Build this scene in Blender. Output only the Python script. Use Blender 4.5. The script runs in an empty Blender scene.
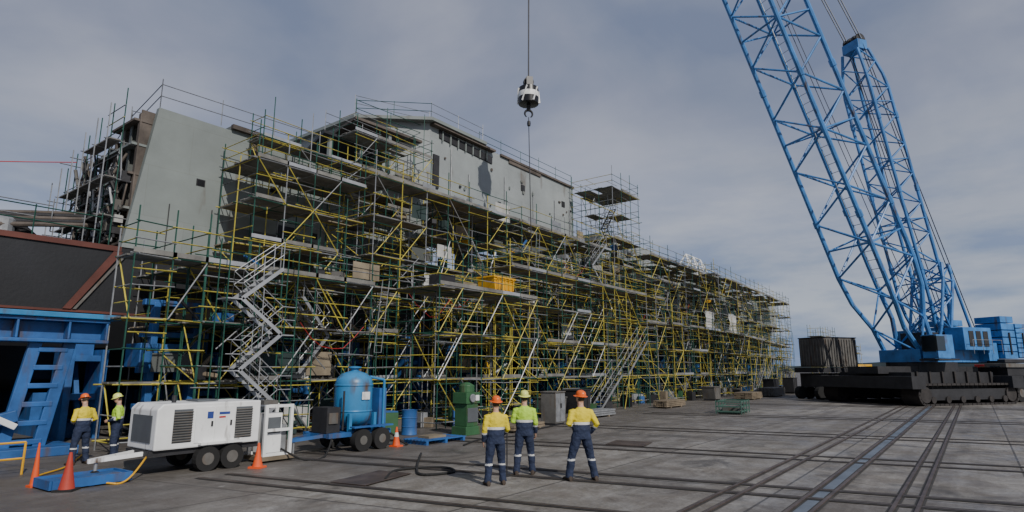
import bpy, math, random, bmesh
from mathutils import Vector, Matrix
random.seed(7)
R=random.random
def rr(a,b): return a+(b-a)*random.random()
sc=bpy.context.scene

# ---------------------------------------------------------------- materials
def mat(name,col,rough=.6,metal=0.,var=.25,scale=1.5,bump=.0,col2=None,rustamt=0.,spec=.4,bscale=8.):
    m=bpy.data.materials.new(name); m.use_nodes=True
    nt=m.node_tree; n=nt.nodes; L=nt.links
    bs=n['Principled BSDF']; bs.inputs['Roughness'].default_value=rough; bs.inputs['Metallic'].default_value=metal
    bs.inputs['Specular IOR Level'].default_value=spec
    tc=n.new('ShaderNodeTexCoord')
    no=n.new('ShaderNodeTexNoise'); no.inputs['Scale'].default_value=scale; no.inputs['Detail'].default_value=6; no.inputs['Roughness'].default_value=.65
    L.new(tc.outputs['Object'],no.inputs['Vector'])
    cr=n.new('ShaderNodeValToRGB'); cr.color_ramp.elements[0].position=.3; cr.color_ramp.elements[1].position=.7
    c2=col2 or tuple(c*(1-var) for c in col)
    hi=tuple(min(1,c*(1+var*.35)) for c in col)
    cr.color_ramp.elements[0].color=(*c2,1); cr.color_ramp.elements[1].color=(*hi,1)
    L.new(no.outputs['Fac'],cr.inputs['Fac'])
    out=cr.outputs['Color']
    if rustamt>0:
        n2=n.new('ShaderNodeTexNoise'); n2.inputs['Scale'].default_value=scale*2.3; n2.inputs['Detail'].default_value=8
        mp=n.new('ShaderNodeMapping'); mp.inputs['Scale'].default_value=(1,1,.25)
        L.new(tc.outputs['Object'],mp.inputs['Vector']); L.new(mp.outputs['Vector'],n2.inputs['Vector'])
        r2=n.new('ShaderNodeValToRGB'); r2.color_ramp.elements[0].position=.62-rustamt*.2; r2.color_ramp.elements[1].position=.75
        L.new(n2.outputs['Fac'],r2.inputs['Fac'])
        mx=n.new('ShaderNodeMixRGB'); mx.inputs['Color2'].default_value=(.10,.065,.04,1)
        L.new(r2.outputs['Color'],mx.inputs['Fac']); L.new(out,mx.inputs['Color1']); out=mx.outputs['Color']
    L.new(out,bs.inputs['Base Color'])
    if bump>0:
        nb=n.new('ShaderNodeTexNoise'); nb.inputs['Scale'].default_value=bscale; nb.inputs['Detail'].default_value=5
        L.new(tc.outputs['Object'],nb.inputs['Vector'])
        b=n.new('ShaderNodeBump'); b.inputs['Strength'].default_value=bump; b.inputs['Distance'].default_value=.03
        L.new(nb.outputs['Fac'],b.inputs['Height']); L.new(b.outputs['Normal'],bs.inputs['Normal'])
    return m
M={}
def D(k,*a,**kw): M[k]=mat(k,*a,**kw)
D('scaf_green',(.018,.085,.06),.5,var=.5,scale=3)
D('scaf_yellow',(.50,.43,.07),.5,var=.5,scale=1.3,rustamt=.35)
D('galv',(.32,.33,.34),.45,.4,var=.4,scale=3)
D('plank',(.20,.195,.18),.75,var=.6,scale=1.2)
D('ply',(.24,.20,.14),.8,var=.5,scale=1.0)
D('alu',(.46,.47,.48),.4,.5,var=.3)
D('crane_blue',(.065,.23,.54),.42,var=.4,scale=1,rustamt=.18)
D('cradle_blue',(.03,.12,.34),.5,var=.45,rustamt=.4,scale=1.2)
D('tank_blue',(.04,.21,.43),.38,var=.25,rustamt=.25)
D('dark_steel',(.03,.03,.033),.6,var=.4,bump=.3)
D('track_steel',(.045,.04,.038),.7,.2,var=.5,bump=.5)
D('rubber',(.018,.018,.018),.85,var=.3)
D('white_paint',(.78,.79,.78),.45,var=.14,rustamt=.18,scale=2)
D('vent_dark',(.10,.11,.12),.6)
D('hull_dark',(.016,.017,.020),.6,var=.4,scale=.4,bump=.2)
D('red_oxide',(.12,.04,.03),.75,var=.4,scale=.8)
D('rust_steel',(.12,.10,.085),.8,var=.6,scale=.9,bump=.3)
D('cone_orange',(.75,.10,.02),.6,var=.15)
D('cone_red',(.42,.05,.03),.6,var=.2)
D('machine_green',(.04,.12,.05),.5,var=.3,rustamt=.3)
D('crate_green',(.06,.13,.10),.6,var=.3)
D('safety_yellow',(.70,.38,.02),.5,var=.25,rustamt=.25)
D('cable',(.05,.05,.055),.5,.5)
D('cable_grey',(.30,.31,.33),.5,.5)
D('black_paint',(.012,.012,.014),.35)
D('cw_grey',(.13,.125,.115),.7,var=.4,rustamt=.35)
D('rail_steel',(.13,.10,.085),.5,.5,var=.5,scale=2)
D('groove',(.045,.042,.038),.8,var=.4,scale=2)
D('pave_strip',(.13,.155,.19),.5,var=.5,scale=.8)
D('timber',(.20,.16,.11),.8,var=.5)
D('glass',(.02,.03,.04),.08,var=.1,spec=.8)
D('skin',(.50,.30,.21),.55,var=.1)
D('hair',(.06,.04,.025),.8,var=.3)
D('navy',(.022,.032,.07),.85,var=.35,scale=6,bump=.5,bscale=14)
D('hivis',(.72,.58,.03),.75,var=.18,scale=7,bump=.5,bscale=12)
D('hivis_lime',(.45,.72,.06),.75,var=.18,scale=7,bump=.5,bscale=12)
D('silver_tape',(.6,.61,.6),.35,var=.1)
D('boot',(.05,.035,.025),.7,var=.3)
D('hat_orange',(.80,.14,.02),.3,var=.08)
D('hat_lime',(.70,.75,.20),.3,var=.08)
D('red_plastic',(.45,.03,.03),.5)
D('land',(.05,.07,.08),.9,var=.3,scale=.01)
D('tarp',(.45,.45,.43),.8,var=.3,bump=.5)
D('net_dark',(.03,.05,.05),.9,var=.3)
D('text_blue',(.03,.06,.25),.6)

def ship_paint(name,col):
    m=mat(name,col,.55,var=.24,scale=.35,bump=.12,bscale=1.2,rustamt=.06)
    nt=m.node_tree;n=nt.nodes;L=nt.links; bs=n['Principled BSDF']
    src=bs.inputs['Base Color'].links[0].from_socket
    tc=n.new('ShaderNodeTexCoord'); mp=n.new('ShaderNodeMapping'); mp.inputs['Rotation'].default_value=(math.radians(90),0,0)
    L.new(tc.outputs['Object'],mp.inputs['Vector'])
    br=n.new('ShaderNodeTexBrick'); br.inputs['Scale'].default_value=1; br.inputs['Brick Width'].default_value=3.1; br.inputs['Row Height'].default_value=2.05
    br.inputs['Mortar Size'].default_value=.015; br.inputs['Mortar Smooth'].default_value=.8
    br.inputs['Color1'].default_value=(1,1,1,1); br.inputs['Color2'].default_value=(.93,.945,.94,1); br.inputs['Mortar'].default_value=(.84,.83,.80,1)
    L.new(mp.outputs['Vector'],br.inputs['Vector'])
    mx=n.new('ShaderNodeMixRGB'); mx.blend_type='MULTIPLY'; mx.inputs['Fac'].default_value=1
    L.new(src,mx.inputs['Color1']); L.new(br.outputs['Color'],mx.inputs['Color2']); L.new(mx.outputs['Color'],bs.inputs['Base Color'])
    return m
M['ship_grey']=ship_paint('ship_grey',(.215,.24,.23))
M['ship_mid']=ship_paint('ship_mid',(.10,.11,.105))
M['ship_light']=ship_paint('ship_light',(.29,.315,.315))

# ---------------------------------------------------------------- mesh batch
class B:
    def __init__(s): s.v=[];s.f=[];s.m=[];s.mats=[]
    def mi(s,k):
        if k not in s.mats: s.mats.append(k)
        return s.mats.index(k)
    def add(s,vs,fs,k):
        o=len(s.v); i=s.mi(k); s.v.extend([tuple(v) for v in vs])
        for f in fs: s.f.append(tuple(o+a for a in f)); s.m.append(i)
    def tube(s,p,q,r,k,n=5,r2=None,cap=True):
        p=Vector(p);q=Vector(q);d=q-p
        if d.length<1e-5:return
        d.normalize(); a=Vector((0,0,1)) if abs(d.z)<.9 else Vector((1,0,0))
        x=d.cross(a).normalized();y=d.cross(x); r2=r if r2 is None else r2
        vs=[p+(x*math.cos(t)+y*math.sin(t))*r for t in [2*math.pi*i/n for i in range(n)]]
        vs+=[q+(x*math.cos(t)+y*math.sin(t))*r2 for t in [2*math.pi*i/n for i in range(n)]]
        fs=[(i,(i+1)%n,n+(i+1)%n,n+i) for i in range(n)]
        if cap: fs+=[tuple(reversed(range(n))),tuple(range(n,2*n))]
        s.add(vs,fs,k)
    def box(s,c,sz,k,yaw=0.,M3=None):
        c=Vector(c);hx,hy,hz=[a/2 for a in sz]
        rot=M3 or Matrix.Rotation(yaw,3,'Z')
        vs=[c+rot@Vector((x*hx,y*hy,z*hz)) for x,y,z in [(-1,-1,-1),(1,-1,-1),(1,1,-1),(-1,1,-1),(-1,-1,1),(1,-1,1),(1,1,1),(-1,1,1)]]
        s.add(vs,[(0,3,2,1),(4,5,6,7),(0,1,5,4),(1,2,6,5),(2,3,7,6),(3,0,4,7)],k)
    def bx(s,x0,x1,y0,y1,z0,z1,k): s.box(((x0+x1)/2,(y0+y1)/2,(z0+z1)/2),(x1-x0,y1-y0,z1-z0),k)
    def beam(s,p,q,w,h,k):
        p=Vector(p);q=Vector(q);d=(q-p);l=d.length;d.normalize()
        a=Vector((0,0,1)) if abs(d.z)<.95 else Vector((0,1,0))
        y=a.cross(d).normalized();z=d.cross(y)
        s.box((p+q)/2,(l,w,h),k,M3=Matrix((d,y,z)).transposed())
    def prism(s,pts,axis,a0,a1,k):
        def P(p,a): return {'x':(a,p[0],p[1]),'y':(p[0],a,p[1]),'z':(p[0],p[1],a)}[axis]
        n=len(pts); vs=[P(p,a0) for p in pts]+[P(p,a1) for p in pts]
        fs=[(i,(i+1)%n,n+(i+1)%n,n+i) for i in range(n)]+[tuple(reversed(range(n))),tuple(range(n,2*n))]
        s.add(vs,fs,k)
    def sweep(s,rings,k,cap=True):
        n=len(rings[0]); vs=[v for r in rings for v in r]; fs=[]
        for j in range(len(rings)-1):
            for i in range(n): fs.append((j*n+i,j*n+(i+1)%n,(j+1)*n+(i+1)%n,(j+1)*n+i))
        if cap: fs+=[tuple(reversed(range(n))),tuple(range((len(rings)-1)*n,len(rings)*n))]
        s.add(vs,fs,k)
    def revolve(s,c,prof,k,n=20,axis=None):
        c=Vector(c); rot=axis or Matrix.Identity(3)
        s.sweep([[c+rot@Vector((r*math.cos(2*math.pi*i/n),r*math.sin(2*math.pi*i/n),z)) for i in range(n)] for r,z in prof],k)
    def curve(s,pts,r,k,n=6):
        for a,b in zip(pts[:-1],pts[1:]): s.tube(a,b,r,k,n)
    def obj(s,name,parent=None,bevel=0,smooth=False,loc=None,yaw=0.):
        me=bpy.data.meshes.new(name); me.from_pydata(s.v,[],s.f)
        for k in s.mats: me.materials.append(M[k])
        me.polygons.foreach_set('material_index',s.m)
        bm=bmesh.new();bm.from_mesh(me);bmesh.ops.recalc_face_normals(bm,faces=bm.faces);bm.to_mesh(me);bm.free()
        me.update(); o=bpy.data.objects.new(name,me); sc.collection.objects.link(o)
        if smooth:
            for p in me.polygons: p.use_smooth=True
            try: me.set_sharp_from_angle(angle=math.radians(35))
            except Exception: pass
        if bevel:
            b=o.modifiers.new('b','BEVEL'); b.width=bevel; b.segments=2; b.limit_method='ANGLE'
        if parent: o.parent=parent
        if loc is not None: o.location=loc
        o.rotation_euler=(0,0,yaw)
        return o
def empty(name,loc=(0,0,0),yaw=0):
    o=bpy.data.objects.new(name,None); sc.collection.objects.link(o); o.location=loc; o.rotation_euler=(0,0,yaw); return o
ROTX=Matrix.Rotation(math.pi/2,3,'X')

# ---------------------------------------------------------------- camera
YAW=math.radians(37.2); TH=math.radians(10.76); H=2.3; FPX=600
cam=bpy.data.cameras.new('camera'); co=bpy.data.objects.new('camera',cam); sc.collection.objects.link(co)
cam.lens=36*FPX/1024; cam.sensor_width=36; cam.clip_end=6000; cam.clip_start=.1
co.location=(0,0,H); co.rotation_euler=(math.pi/2+TH,0,YAW-math.pi/2)
sc.camera=co

# ---------------------------------------------------------------- world + sun
sx,sy=-.34,-.94; el=math.radians(37)
w=bpy.data.worlds.new("World"); sc.world=w; w.use_nodes=True
nt=w.node_tree;n=nt.nodes;L=nt.links
bg=n['Background']; bg.inputs['Strength'].default_value=.1
sky=n.new('ShaderNodeTexSky'); sky.sky_type='NISHITA'; sky.sun_disc=False; sky.sun_elevation=el; sky.sun_rotation=math.atan2(sx,sy)
sky.dust_density=1.5
tc=n.new('ShaderNodeTexCoord'); mp=n.new('ShaderNodeMapping'); mp.inputs['Scale'].default_value=(1,1,1.9); mp.inputs['Rotation'].default_value=(.3,.25,0)
L.new(tc.outputs['Generated'],mp.inputs['Vector'])
n1=n.new('ShaderNodeTexNoise'); n1.inputs['Scale'].default_value=2.1; n1.inputs['Detail'].default_value=8; n1.inputs['Roughness'].default_value=.5; n1.inputs['Distortion'].default_value=.3
L.new(mp.outputs['Vector'],n1.inputs['Vector'])
cr=n.new('ShaderNodeValToRGB'); e=cr.color_ramp.elements
e[0].position=.36; e[0].color=(1.95,2.35,3.6,1); e[1].position=.66; e[1].color=(4.3,4.5,5.5,1)
x=e.new(.5); x.color=(2.85,3.15,4.3,1)
L.new(n1.outputs['Fac'],cr.inputs['Fac'])
sp=n.new('ShaderNodeSeparateXYZ'); L.new(tc.outputs['Generated'],sp.inputs['Vector'])
hr=n.new('ShaderNodeMapRange'); hr.inputs['From Min'].default_value=0; hr.inputs['From Max'].default_value=.42; hr.inputs['To Min'].default_value=1; hr.inputs['To Max'].default_value=0
L.new(sp.outputs['Z'],hr.inputs['Value'])
pw=n.new('ShaderNodeMath'); pw.operation='POWER'; pw.inputs[1].default_value=1.3; L.new(hr.outputs['Result'],pw.inputs[0])
n2=n.new('ShaderNodeTexNoise'); n2.inputs['Scale'].default_value=4.5; n2.inputs['Detail'].default_value=8; n2.inputs['Roughness'].default_value=.55
mp2=n.new('ShaderNodeMapping'); mp2.inputs['Scale'].default_value=(1,1,4); L.new(tc.outputs['Generated'],mp2.inputs['Vector']); L.new(mp2.outputs['Vector'],n2.inputs['Vector'])
c2=n.new('ShaderNodeValToRGB'); e=c2.color_ramp.elements; e[0].position=.40; e[0].color=(2.0,3.0,5.2,1); e[1].position=.62; e[1].color=(5.8,6.3,7.2,1)
L.new(n2.outputs['Fac'],c2.inputs['Fac'])
mxh=n.new('ShaderNodeMixRGB'); L.new(pw.outputs['Value'],mxh.inputs['Fac']); L.new(cr.outputs['Color'],mxh.inputs['Color1']); L.new(c2.outputs['Color'],mxh.inputs['Color2'])
mxs=n.new('ShaderNodeMixRGB'); mxs.inputs['Fac'].default_value=.9; L.new(sky.outputs['Color'],mxs.inputs['Color1']); L.new(mxh.outputs['Color'],mxs.inputs['Color2'])
L.new(mxs.outputs['Color'],bg.inputs['Color'])
sl=bpy.data.lights.new('sun','SUN'); sl.energy=3.7; sl.angle=math.radians(.8); sl.color=(1,.95,.88)
so=bpy.data.objects.new('sun',sl); sc.collection.objects.link(so)
dv=Vector((-sx*math.cos(el),-sy*math.cos(el),-math.sin(el))); so.rotation_euler=dv.to_track_quat('-Z','Y').to_euler()

# ---------------------------------------------------------------- ground
def ground_mat():
    m=bpy.data.materials.new('concrete_apron'); m.use_nodes=True; nt=m.node_tree;n=nt.nodes;L=nt.links; bs=n['Principled BSDF']
    tc=n.new('ShaderNodeTexCoord'); P=tc.outputs['Object']
    def noise(s,d=6,r=.6,vec=P,dist=0):
        a=n.new('ShaderNodeTexNoise'); a.inputs['Scale'].default_value=s;a.inputs['Detail'].default_value=d;a.inputs['Roughness'].default_value=r;a.inputs['Distortion'].default_value=dist
        L.new(vec,a.inputs['Vector']); return a.outputs['Fac']
    def ramp(f,a,b,c0,c1):
        r=n.new('ShaderNodeValToRGB'); r.color_ramp.elements[0].position=a; r.color_ramp.elements[1].position=b
        r.color_ramp.elements[0].color=(*c0,1); r.color_ramp.elements[1].color=(*c1,1); L.new(f,r.inputs['Fac']); return r.outputs['Color']
    def mix(f,a,b,t='MIX'):
        x=n.new('ShaderNodeMixRGB'); x.blend_type=t
        for s_,v in ((x.inputs['Fac'],f),(x.inputs['Color1'],a),(x.inputs['Color2'],b)):
            if isinstance(v,(int,float)): s_.default_value=v
            elif isinstance(v,tuple): s_.default_value=(*v,1)
            else: L.new(v,s_)
        return x.outputs['Color']
    def math_(op,a,b=None):
        x=n.new('ShaderNodeMath'); x.operation=op
        for i,v in enumerate((a,b)):
            if v is None: continue
            if isinstance(v,(int,float)): x.inputs[i].default_value=v
            else: L.new(v,x.inputs[i])
        return x.outputs['Value']
    base=ramp(noise(.22,8,.62),.3,.7,(.20,.192,.18),(.36,.348,.325))
    base=mix(1,base,ramp(noise(14,6,.7),.3,.7,(.68,.68,.68),(1.1,1.1,1.1)),'MULTIPLY')
    base=mix(.9,base,ramp(noise(1.3,8,.7,dist=.5),.42,.66,(.58,.54,.50),(1,1,1)),'MULTIPLY')
    ms=n.new('ShaderNodeMapping'); ms.inputs['Scale'].default_value=(.06,1.6,1); L.new(P,ms.inputs['Vector'])
    base=mix(.8,base,ramp(noise(1.0,6,.6,vec=ms.outputs['Vector']),.38,.6,(.66,.64,.62),(1,1,1)),'MULTIPLY')
    sp=n.new('ShaderNodeSeparateXYZ'); L.new(P,sp.inputs['Vector']); X,Y=sp.outputs['X'],sp.outputs['Y']
    tu=math_('DIVIDE',math_('ADD',X,math_('MULTIPLY',Y,.225)),4.6); tv=math_('DIVIDE',math_('ADD',Y,.6),3.9)
    cb=n.new('ShaderNodeCombineXYZ'); L.new(math_('FLOOR',tu),cb.inputs[0]); L.new(math_('FLOOR',tv),cb.inputs[1])
    wn=n.new('ShaderNodeTexWhiteNoise'); wn.noise_dimensions='2D'; L.new(cb.outputs[0],wn.inputs['Vector'])
    base=mix(1,base,ramp(wn.outputs['Value'],0,1,(.82,.82,.84),(1.12,1.12,1.1)),'MULTIPLY')
    def joint(t,wd):
        f=math_('FRACT',t); d=math_('MINIMUM',f,math_('SUBTRACT',1,f)); return math_('LESS_THAN',d,wd)
    jt=math_('MAXIMUM',joint(tu,.006),joint(tv,.006))
    base=mix(math_('MULTIPLY',jt,.8),base,(.035,.032,.03))
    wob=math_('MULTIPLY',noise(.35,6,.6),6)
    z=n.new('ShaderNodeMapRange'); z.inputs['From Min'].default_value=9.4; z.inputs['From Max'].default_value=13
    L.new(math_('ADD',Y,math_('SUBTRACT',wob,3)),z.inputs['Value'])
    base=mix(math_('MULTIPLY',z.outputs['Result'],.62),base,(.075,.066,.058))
    st=ramp(noise(.55,5,.55,dist=1.2),.57,.70,(0,0,0),(1,1,1))
    base=mix(math_('MULTIPLY',st,.72),base,(.05,.047,.044))
    st2=ramp(noise(2.3,4,.5,dist=.6),.66,.72,(0,0,0),(1,1,1))
    base=mix(math_('MULTIPLY',st2,.5),base,(.04,.036,.032))
    lt=ramp(noise(3.1,3,.5),.68,.75,(0,0,0),(1,1,1)); base=mix(math_('MULTIPLY',lt,.35),base,(.42,.41,.39))
    L.new(base,bs.inputs['Base Color'])
    ro=ramp(noise(.8,4),.35,.65,(.38,.38,.38),(.85,.85,.85)); L.new(ro,bs.inputs['Roughness']); bs.inputs['Specular IOR Level'].default_value=.4
    b=n.new('ShaderNodeBump'); b.inputs['Strength'].default_value=.5; b.inputs['Distance'].default_value=.02
    L.new(noise(9,8,.7),b.inputs['Height']); L.new(b.outputs['Normal'],bs.inputs['Normal'])
    return m
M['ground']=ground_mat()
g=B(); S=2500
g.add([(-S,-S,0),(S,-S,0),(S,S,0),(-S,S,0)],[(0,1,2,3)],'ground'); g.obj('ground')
for v in (1.2,2.57,3.95):
    t=B(); mid=abs(v-2.57)<.1
    if mid: t.add([(-3,v-.2,.004),(260,v-.2,.004),(260,v+.2,.004),(-3,v+.2,.004)],[(0,1,2,3)],'pave_strip')
    for dy in (-.17,.17):
        t.add([(-3,v+dy-.075,.008),(260,v+dy-.075,.008),(260,v+dy+.075,.008),(-3,v+dy+.075,.008)],[(0,1,2,3)],'groove')
        t.bx(-3,260,v+dy-.03,v+dy+.03,.010,.028,'rail_steel')
    t.obj('rail_track')
for (u0,v0,wd) in ((7.1,12.2,.10),(7.75,12.2,.10),(9.9,14,.13),(10.9,14,.13),(15.5,13,.12),(16.4,13,.12),(22,13,.12),(23,13,.12),(31,13,.12),(32.1,13,.12),(43,13,.12),(44.3,13,.12)):
    t=B(); d=Vector((.22,-.975,0)); s_=Vector((.975,.22,0))
    p=Vector((u0,v0,0))-d*(1.5); q=Vector((u0,v0,0))+d*34
    def strip(w0,w1,z,k):
        t.add([p+s_*w0+Vector((0,0,z)),q+s_*w0+Vector((0,0,z)),q+s_*w1+Vector((0,0,z)),p+s_*w1+Vector((0,0,z))],[(0,1,2,3)],k)
    strip(-wd,wd,.013,'groove'); strip(-.035,.035,.018,'rail_steel'); t.obj('rail_track')
for (x_,y_,a,b_) in ((9,10.6,1.6,.9),(18,9,1.2,1.2)):
    t=B(); t.box((x_,y_,.028),(a,b_,.014),'rail_steel',yaw=.2); t.obj('steel_cover_plate',bevel=.004)
t=B(); pts=[]
for i in range(60):
    a=math.radians(-60+i*3); r=1500
    pts.append((r*math.cos(a),r*math.sin(a),6+9*abs(math.sin(i*.37))+5*R()))
vs=[(p[0],p[1],-1) for p in pts]+pts
t.add(vs,[(i,i+1,60+i+1,60+i) for i in range(59)],'land'); t.obj('hills')

# ---------------------------------------------------------------- SHIP
ship=empty('naval_ship_under_construction')
h=B()
prof=[(25,6.8),(25,4.3),(25.6,3.1),(27.2,2.0),(29.5,1.5),(38.5,1.5),(41,2.1),(42.6,3.2),(43,4.4),(43,6.8)]
h.prism(prof,'x',-14,98,'hull_dark')
h.prism([(98,25),(106,29),(106,39),(98,43)],'z',2,6.79,'hull_dark')
for u in (-4,1.6): h.bx(u,u+.1,24.94,25.0,4.4,6.6,'dark_steel')
h.bx(-14,8.7,24.93,25,6.64,6.83,'red_oxide'); h.bx(-14,60,24.95,25,4.3,4.38,'red_oxide')
h.prism([(7.1,4.4),(7.35,4.4),(8.75,6.62),(8.45,6.62)],'y',24.9,24.94,'red_oxide')
h.prism([(7.4,4.4),(7.5,4.4),(8.95,6.62),(8.85,6.62)],'y',24.9,24.94,'cw_grey')
h.obj('hull',ship)
s=B()
s.prism([(8.7,6.84),(12.4,6.84),(12.4,12.7),(9.45,12.7)],'y',25,25.25,'ship_grey')
s.prism([(25.26,6.8),(25.26,12.6),(28,11.9),(31.5,10.3),(31.5,6.8)],'x',9.7,12.3,'dark_steel')
s.bx(12.4,24.6,25,36,6.84,12.9,'ship_grey')
for (a,b_) in ((11.2,9.9),(14.5,10.4),(16.8,8.6),(19.6,10.2),(22,8.7)):
    s.bx(a-.04,a+.32,24.985,25.01,b_-.04,b_+.26,'dark_steel'); s.bx(a,a+.28,24.97,24.984,b_,b_+.22,'black_paint')
for (a,b_,c_,d_) in ((13,17,7,8.4),(18.5,24,6.9,9.2),(27,33,6.9,9.4),(36,41,6.9,8.8),(44,52,6.9,9.1),(56,66,6.9,8.6),(70,78,6.9,9)):
    s.bx(a,b_,24.96,24.98,c_,d_,'ship_mid')
for u in (15,20.5,25.5,31,37.5,43,48.5): s.bx(u,u+.8,24.93,24.955,7.0,8.9,'black_paint')
s.prism([(24.6,25),(41.3,25),(41.3,37),(21.5,37),(21.5,28.2)],'z',12.9,17.2,'ship_light')
s.prism([(24.3,24.5),(29.5,24.5),(29.5,37.2),(21.2,37.2),(21.2,28)],'z',17.2,17.4,'ship_grey')
s.prism([(25.4,16.5),(30.6,16.25),(30.6,16.75),(25.4,17.02)],'y',24.93,25.02,'dark_steel')
for i in range(7): s.bx(25.6+i*.72,25.68+i*.72,24.86,24.93,16.3,17.0,'ship_grey')
s.prism([(24.6,24.6),(30.6,24.6),(30.6,24.99),(24.6,24.99)],'z',17.05,17.19,'rust_steel')
s.bx(32.5,36.5,24.9,24.99,16.85,17.09,'rust_steel')
for u in (34,39.5): s.bx(u,u+.45,24.95,25.02,15.2,15.65,'dark_steel')
s.bx(24.9,25.4,24.9,25.02,13.2,15.3,'dark_steel')
s.bx(31.5,41.3,24.85,25,17.1,17.25,'rust_steel')
s.bx(12.4,24,24.8,25,12.75,12.95,'rust_steel')
# pipes, weld brackets and conduits on bare plating
for u in (26.5,28.2,32,35.5,38.4,40.6): s.tube((u,24.93,13),(u,24.93,rr(14.2,16.4)),.03,'galv',6)
for u in (10.2,11.9): s.tube((u,24.95,7),(u,24.95,rr(8,9)),.02,'dark_steel',6)
for i in range(16): s.box((rr(25,41),24.93,rr(13.1,16)),(rr(.1,.3),.06,rr(.06,.25)),random.choice(['dark_steel','rust_steel','ship_grey']))
s.bx(26,28.5,28,31,17.45,18.1,'ship_grey'); s.bx(34,36,27,30,17.2,17.9,'red_oxide'); s.bx(38,40,28,32,17.2,17.9,'ship_grey')
s.prism([(17.5,25.5),(22.5,25.5),(22.5,30),(19,30)],'z',14.4,14.55,'dark_steel'); s.prism([(19.5,25.6),(24.4,25.3),(22,29),(20.5,30)],'z',15.9,16.05,'rust_steel')
for (a,b_) in ((18,25.7),(20,25.7),(22,25.7),(20.5,29)): s.bx(a,a+.2,b_,b_+.2,12.9,14.4 if a<20.4 else 15.9,'ship_grey')
s.bx(41.3,100,25,37,6.84,12.2,'ship_grey')
s.bx(46.5,58,25.4,37,12.2,14.4,'ship_light'); s.bx(58.01,72,26,36,12.2,14.0,'ship_light')
s.bx(74,84,26,36,12.2,13.6,'ship_light'); s.bx(86,100,25.3,36,12.2,13.3,'ship_grey')
for u in range(52,98,4): s.bx(u,u+.7,24.93,25.0,9.3,10.6,'dark_steel')
s.prism([(96,6.8),(104,8.2),(104,13),(96,13)],'y',25.1,37,'ship_light')
s.obj('superstructure',ship)
e_=B()
def ztop(v): return 12.6-(v-25.2)*.26 if v<28 else 11.9-(v-28)*.46
v=25.3; i=0
while v<31.6:
    k=('rust_steel','ship_mid','cw_grey')[i%3]; i+=1
    e_.bx(8.95,9.68,v,v+.06,6.8,ztop(v)-rr(0,.5),k); e_.bx(8.90,8.95,v-.07,v+.13,6.8,ztop(v)-rr(0,.5),k); v+=.72
for z in (7.0,8.4,9.8,11.0,12.0):
    ve=31.6 if z<10.3 else (29.6 if z<11.5 else 27.5)
    e_.bx(8.7,9.6,25.27,ve,z,z+.09,'ship_grey' if z in(8.4,11.0) else 'rust_steel')
for i in range(60):
    v0=rr(25.4,31);z0=rr(7,10.4)
    e_.tube((rr(8.3,8.8),v0,z0),(rr(8.3,8.8),v0+rr(-.4,.4),min(ztop(v0),z0+rr(.5,2.0))),rr(.02,.08),random.choice(['galv','rust_steel','dark_steel','cable_grey','cw_grey']),6)
for i in range(34):
    z0=rr(7.2,10.2);v0=rr(25.4,28.5); e_.tube((8.5,v0,z0),(8.5,v0+rr(.8,2.6),z0+rr(-.3,.3)),rr(.02,.07),random.choice(['galv','rust_steel','ship_light','dark_steel']),6)
for i in range(22):
    e_.box((8.7,rr(25.5,31),rr(7.2,10)),(.3,rr(.2,.7),rr(.2,.7)),random.choice(['ship_grey','cw_grey','dark_steel','rust_steel','tarp']))
for i in range(5):
    z=7.0+.16*i; e_.curve([(-6,26+.35*i,z),(4.5,26.2+.35*i,z+.1),(6.5,26.5+.3*i,z+.5),(8.6,26.8+.3*i,z+.9)],.09,'dark_steel' if i%2 else 'rust_steel',8)
e_.curve([(2,27.5,6.8),(3,27.5,7.8),(4.5,27.6,8.1),(6,27.8,7.7),(7.2,28,6.8)],.22,'dark_steel',10)
for (u,v_,a) in ((2,27,1.1),(4.6,28,.8),(-1,27,1.5),(6.6,29,.9)):
    e_.bx(u,u+a,v_,v_+1.2,6.8,6.8+rr(.4,1.0),random.choice(['cw_grey','dark_steel','rust_steel']))
e_.revolve((5.5,26.6,6.8),[(.35,0),(.35,.7),(.25,.8),(0.02,.85)],'galv',14)
# slack leads running off the end of the block
for (z0,z1,sag,k) in ((11.2,9.2,.9,'red_plastic'),(8.4,8.0,.5,'rubber')):
    e_.curve([Vector((8.4-1.6*j,30.2+.15*j,z0+(z1-z0)*j/12-sag*math.sin(math.pi*j/12))) for j in range(13)],.022,k,5)
e_.obj('exposed_end_frames',ship)

# ---------------------------------------------------------------- cradles
u=-8.
while u<100:
    c=B()
    c.bx(u,u+1.3,25.3,42.7,0,.5,'cradle_blue'); c.bx(u+.1,u+1.2,27.6,40.4,.5,1.48,'cradle_blue')
    vv=25.5
    c.bx(u+.05,u+.25,vv-1.2,vv+.2,0,3.0,'cradle_blue'); c.bx(u+1.05,u+1.25,vv-1.2,vv+.2,0,3.0,'cradle_blue')
    c.bx(u+.25,u+1.05,vv-1.1,vv+.1,2.6,2.8,'cradle_blue'); c.bx(u+.25,u+1.05,vv-1.1,vv+.1,1.3,1.5,'cradle_blue')
    c.beam((u+.65,vv-1.1,.1),(u+.65,vv+.1,2.6),.15,.15,'cradle_blue')
    c.bx(u+.3,u+1.0,vv-.5,vv+.3,2.8,4.25,'cradle_blue')
    c.obj('ship_cradle'); u+=rr(3.4,4.2)
k_=B()  # blocks added behind the hull to cover the bright horizon seen beneath it
for i in range(46):
    u=-10+i*2.4; k_.bx(u,u+1.9,43.5,45,0,rr(2.2,3.2),random.choice(['cw_grey','timber','dark_steel']))
k_.obj('gap_blocker_row')
f=B(); dz=-.28
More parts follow.
